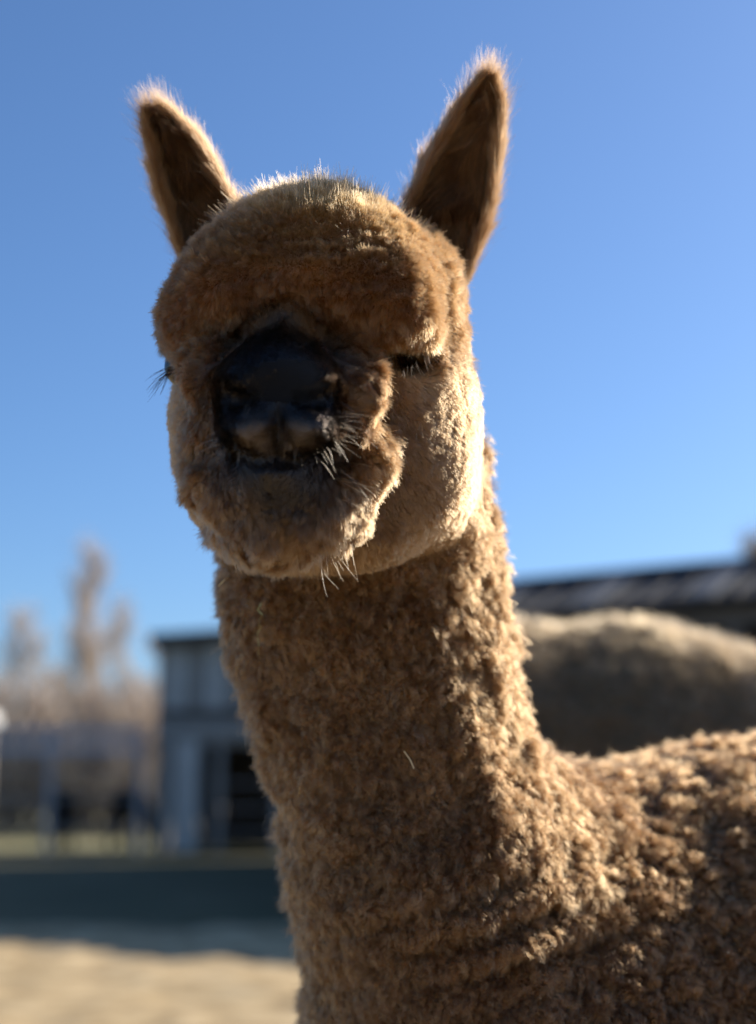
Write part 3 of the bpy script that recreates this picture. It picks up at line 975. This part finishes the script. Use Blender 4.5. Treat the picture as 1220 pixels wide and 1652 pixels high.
# paddock fence at the far side of the pasture
fe = empty('rail_fence', (-9.0, 30.6, 0), 'tall pale rail fence left of the blue-grey barn', 'fence')
fx0, fx1 = -5.0, 4.15
for xx in np.arange(fx0, fx1 + .01, (fx1 - fx0) / 5): MB().box(xx - .05, -.08, 0, xx + .05, .08, 2.5).build('post', M_RAIL, fe)
for z in (.5, 1.1, 1.65): MB().box(fx0, -.13, z, fx1, -.083, z + .045).build('rail', M_POST, fe)
for z in (2.0, 2.36): MB().box(fx0, -.13, z, fx1, -.083, z + .17).build('top_rail', M_RAIL, fe)

# animals grazing behind the fence: one skinned body each
def skin_animal(name, loc, rz, pts, edges, mat, label, cat, group, tail=None, scale=1):
    t = empty(name, loc, label, cat, group, rz)
    me = bpy.data.meshes.new('body')
    me.from_pydata([tuple(c * scale for c in p[:3]) for p in pts], edges, [])
    o = bpy.data.objects.new('body', me); col.objects.link(o)
    sk = o.modifiers.new('skin', 'SKIN')
    for k, p in enumerate(pts):
        me.skin_vertices[0].data[k].radius = (p[3] * scale, (p[4] if len(p) > 4 else p[3]) * scale)
    me.skin_vertices[0].data[0].use_root = True
    o.modifiers.new('sub', 'SUBSURF').levels = 2
    o.modifiers['sub'].render_levels = 2
    me.materials.append(mat)
    o.parent = t
    return t

HP = [(0, 0, 1.10, .27), (.45, 0, 1.12, .26), (-.45, 0, 1.12, .27), (-.72, 0, 1.12, .22),
      (.75, 0, 1.0, .19), (1.05, 0, .78, .12), (1.22, 0, .50, .10), (1.36, 0, .28, .08), (1.50, 0, .10, .05),
      (.50, .14, .80, .11), (.52, .14, .45, .06), (.50, .14, .04, .055),
      (.50, -.14, .80, .11), (.58, -.14, .45, .06), (.60, -.14, .04, .055),
      (-.68, .14, .80, .14), (-.80, .14, .48, .06), (-.74, .14, .04, .055),
      (-.68, -.14, .80, .14), (-.72, -.14, .48, .06), (-.62, -.14, .04, .055), (-.90, 0, .95, .05), (-.98, 0, .45, .05)]
HE = [(0, 1), (0, 2), (2, 3), (1, 4), (4, 5), (5, 6), (6, 7), (7, 8), (1, 9), (9, 10), (10, 11), (1, 12), (12, 13), (13, 14),
      (2, 15), (15, 16), (16, 17), (2, 18), (18, 19), (19, 20), (3, 21), (21, 22)]
def horse_bits(t, mat):
    for s in (-1, 1): MB().tube((1.20, s * .06, .62), (1.16, s * .08, .74), .03, .008).build('ear', mat, t)
    MB().tube((.72, 0, 1.24), (1.15, 0, .74), .05, .03, 8).build('mane', mat, t)
h1 = skin_animal('horse', (-7.05, 33.5, 0), R(112), HP, HE, M_DARKCOAT, 'near-black horse grazing behind the fence, nearer the left edge', 'horse', 'dark horses grazing behind the fence'); horse_bits(h1, M_DARKCOAT)
h2 = skin_animal('horse', (-5.55, 33.9, 0), R(75), HP, HE, M_DARKCOAT, 'near-black horse seen end-on beside the barn corner', 'horse', 'dark horses grazing behind the fence'); horse_bits(h2, M_DARKCOAT)

# bare winter trees and brush
def bare_tree(x, y, h, spread, label, kind='bare_tree', twigs=900, group='bare trees on the skyline', seed=0, upright=.75):
    r_ = random.Random(seed)
    t = empty(kind, (x, y, 0), label, 'tree', group)
    tr = MB(); cr = MB()
    p = Vector((0, 0, -.1)); rad = h * .016
    spine = [p]
    for k in range(7):
        q = Vector((r_.uniform(-.02, .02) * h, r_.uniform(-.02, .02) * h, h * (k + 1) / 7.3))
        tr.tube(spine[-1], q, rad * (1 - k / 8), rad * (1 - (k + 1) / 8)); spine.append(q)
    ends = []
    for k in range(26):
        f = r_.uniform(.18, .97); i = min(6, int(f * 7)); b0 = spine[i].lerp(spine[i + 1], f * 7 - i)
        a = r_.uniform(0, 6.283); ln = h * spread * (1.1 - f * .75)
        e = b0 + Vector((math.cos(a) * ln, math.sin(a) * ln, ln * upright * 2.0 * r_.uniform(.7, 1.2)))
        mid = b0.lerp(e, .5) + Vector((math.cos(a), math.sin(a), -.2)) * ln * .12
        cr.tube(b0, mid, rad * .35, rad * .22, 4); cr.tube(mid, e, rad * .22, rad * .08, 4)
        ends += [(b0, mid, e, ln)]
    for k in range(twigs):
        b0, mid, e, ln = r_.choice(ends); f = r_.random()
        s_ = mid.lerp(e, f) if r_.random() < .6 else b0.lerp(mid, f)
        d = Vector((r_.gauss(0, 1), r_.gauss(0, 1), abs(r_.gauss(0, 1)) + upright * 1.6)).normalized() * h * r_.uniform(.05, .12)
        cr.tube(s_, s_ + d, h * .0015, h * .0007, 3)
    tr.build('trunk', M_BARK, t, True)
    cr.build('crown', M_TWIG, t)
def gx(pxx, y): return (pxx - 610) / FPX * (y * 1.02)
bare_tree(gx(150, 80), 80, 14.9, .10, 'tallest narrow bare poplar on the left skyline', seed=1, twigs=1300, upright=.9)
bare_tree(gx(48, 72), 72, 10.4, .17, 'broad bare tree nearest the left edge', seed=2, twigs=950)
bare_tree(gx(100, 95), 95, 9.5, .16, 'low bare tree left of the tallest poplar', seed=3)
bare_tree(gx(200, 76), 76, 11.2, .16, 'bare tree right of the tallest poplar', seed=4, twigs=1000)
bare_tree(gx(262, 88), 88, 11.0, .15, 'bare tree rising behind the barn corner', seed=5, twigs=1200)
bare_tree(gx(330, 120), 120, 14.5, .12, 'faint bare tree above the barn roof', seed=8)
bare_tree(gx(1235, 60), 60, 11.9, .15, 'bare tree above the dark roof at the right edge', seed=6, twigs=1600)
bare_tree(gx(1150, 75), 75, 11.8, .12, 'smaller bare tree above the dark roof', seed=7)

def brush(x, y, h, wd, label, seed):
    r_ = random.Random(seed)
    t = empty('bare_shrub', (x, y, 0), label, 'shrub', 'tan bare shrubs behind the fence')
    st = MB(); tw_ = MB()
    for k in range(38):
        a = r_.uniform(0, 6.283); rr = r_.random() ** .5 * wd * .42
        b0 = Vector((math.cos(a) * rr, math.sin(a) * rr * .6, 0)); e = b0 * 1.9 + Vector((0, 0, h * r_.uniform(.5, .85)))
        st.tube(b0, e, .05, .02, 4)
        for q in range(34):
            s_ = b0.lerp(e, r_.uniform(.15, 1))
            d = Vector((r_.gauss(0, 1), r_.gauss(0, 1), abs(r_.gauss(0, .8)) + .4)).normalized() * r_.uniform(.3, .9)
            tw_.tube(s_, s_ + d, .034, .016, 3)
    st.build('stem', M_BARK, t); tw_.build('twigs', M_TWIG, t)
names = ['at the left edge', 'second from the left edge', 'third from the left edge, behind the dark horses', 'fourth from the left edge', 'fifth from the left edge, near the barn', 'just left of the barn corner']
for k in range(6):
    xx = 0 + k * 48
    brush(gx(xx, 52), 52 + (k % 2) * 2.0, 6.6 + .7 * math.sin(k * 2.3), 5.0, 'bare tan shrub ' + names[k], 50 + k)

hl = grid_sheet('far_hills', -400, 400, 300, 460, 80, 6, lambda X, Y: -1 + (Y - 300) / 160 * (5 + 3 * vnoise(np.stack([X, 0 * X, 0 * X], -1), .012, 51)), M_STRAWGRASS)

# ------------------------------------------------------------------ second alpaca, standing behind
def sdf2(p):
    a = None
    for c_ in S2:
        a = c_(p) if a is None else smin(a, c_(p), .10)
    return a
def W2(x, y, z): return np.array([x, y, z], float)
S2 = [Cone(W2(.10, 2.62, .925), W2(.50, 2.66, .872), .245, .250), Cone(W2(.50, 2.66, .872), W2(.98, 2.72, .80), .250, .235),
      Cone(W2(.98, 2.72, .82), W2(1.22, 2.80, 1.05), .17, .10), Cone(W2(1.22, 2.80, 1.05), W2(1.34, 2.84, 1.42), .10, .085),
      Ell(W2(1.40, 2.84, 1.50), (.13, .10, .12)), Cone(W2(1.42, 2.84, 1.48), W2(1.60, 2.85, 1.42), .06, .04),
      Cone(W2(.98, 2.60, .62), W2(.99, 2.60, .30), .11, .05), Cone(W2(.99, 2.60, .30), W2(.99, 2.60, .03), .05, .04),
      Cone(W2(.90, 2.84, .62), W2(.93, 2.84, .30), .11, .05), Cone(W2(.93, 2.84, .30), W2(.92, 2.84, .03), .05, .04),
      Cone(W2(.14, 2.50, .66), W2(.06, 2.50, .34), .14, .055), Cone(W2(.06, 2.50, .34), W2(.10, 2.50, .03), .055, .04),
      Cone(W2(.10, 2.76, .66), W2(.02, 2.76, .34), .14, .055), Cone(W2(.02, 2.76, .34), W2(.06, 2.76, .03), .055, .04),
      Cone(W2(-.02, 2.64, .92), W2(-.08, 2.64, .74), .05, .035)]
v2, q2 = surface_net(sdf2, np.array([-.25, 2.25, -.03]), np.array([1.75, 3.15, 1.72]), .016)
v2 = laplace(v2, q2, 2); v2, q2 = subdivide(v2, q2); v2 = laplace(v2, q2, 2)
n2 = vert_normals(v2, q2)
v2 = v2 + n2 * (.009 * vnoise(v2, 9, 61) + .006 * vnoise(v2, 26, 62) + .005 * vnoise(v2, 55, 63))[:, None]
alp2 = empty('alpaca', (.55, 2.66, 0), 'blurred brown alpaca behind, only its sunlit back and shaded flank showing', 'alpaca')
b2 = mesh_np('body', v2, q2, M_SKIN, alp2)
set_pigment(b2.data, np.tile([.27, .19, .115], (len(v2), 1)))
for s in (-1, 1): MB().tube((.80, .18 + s * .06, 1.58), (.79, .18 + s * .08, 1.76), .035, .01).build('ear', M_BROWNCOAT, alp2)
tri2 = np.concatenate([q2[:, [0, 1, 2]], q2[:, [0, 2, 3]]])
ar2 = np.linalg.norm(np.cross(v2[tri2[:, 1]] - v2[tri2[:, 0]], v2[tri2[:, 2]] - v2[tri2[:, 0]]), axis=1)
ar2 = ar2 * np.where(v2[tri2[:, 0], 2] > .7, 1, .15)
NN = 90000
ti = rng.choice(len(tri2), NN, p=ar2 / ar2.sum())
bw = rng.dirichlet((1, 1, 1), NN)
pp = (v2[tri2[ti]] * bw[:, :, None]).sum(1); pn = n2[tri2[ti, 0]]
d2 = unit(pn + vnoise3(pp, 45, 71) * .6 + rng.normal(size=pp.shape) * .25 + np.array([0, 0, -.35]))
tt = np.linspace(0, 1, 4)[None, :, None]
SS = pp[:, None] + d2[:, None] * (.022 * (.7 + .6 * rng.random((NN, 1, 1)))) * tt - np.array([0, 0, .006]) * tt ** 2
hair_object('fleece', to_frame(SS), .0004 * (1 - .6 * np.linspace(0, 1, 4)[None]) * np.ones((NN, 1)),
            np.array([.27, .165, .082]) * (.7 + .6 * rng.random((NN, 1))), M_HAIR, alp2)

# ------------------------------------------------------------------ bits of hay caught in the fleece
M_STALK = gloss('green_dry_stalk', (.36, .42, .26), .6)
M_HAY = gloss('pale_hay', (.62, .52, .33), .6)
kdb = kdtree.KDTree(len(bv))
for i, v in enumerate(bv): kdb.insert(v, i)
kdb.balance()
def on_fleece(x, y, lift=.014):
    """a point on the front of the fleece along the neck"""
    ray = unit(L3(x, y, 1.0)); lo_, hi_ = .85, 1.4
    for d in np.linspace(.88, 1.6, 300):
        q = ray * d
        if sdf(q[None])[0] < 0: return q - ray * lift
    return ray * 1.15
def stalk(name, pts, rad, mat, label, cat, group=None):
    P = [Vector(to_world(on_fleece(*p))) for p in pts]
    base = P[-1].copy()
    m = MB()
    for a, b_ in zip(P[:-1], P[1:]): m.tube(a - base, b_ - base, rad, rad * .9, 6)
    o = m.build(name, mat); o.location = base
    o['label'] = label; o['category'] = cat
    if group: o['group'] = group
    return o
stalk('grass_stalk', [(423, 972), (416, 984), (424, 992), (417, 1002), (421, 1012), (416, 1022), (418, 1040), (417, 1056)], .0009, M_STALK,
      'pale green twisted grass stalk caught in the upper neck wool', 'grass stalk')
stalk('hay_stalk', [(352, 946), (362, 936), (370, 930)], .0006, M_HAY, 'short hay stalk at the neck edge under the chin', 'hay stalk', 'bits of hay in the fleece')
stalk('hay_stalk', [(484, 1270), (480, 1295), (477, 1318)], .0006, M_HAY, 'thin curved hay stalk low on the left of the neck', 'hay stalk', 'bits of hay in the fleece')
stalk('hay_stalk', [(652, 1212), (662, 1226), (668, 1240)], .0005, M_HAY, 'tiny hay stalk in the middle of the neck', 'hay stalk', 'bits of hay in the fleece')
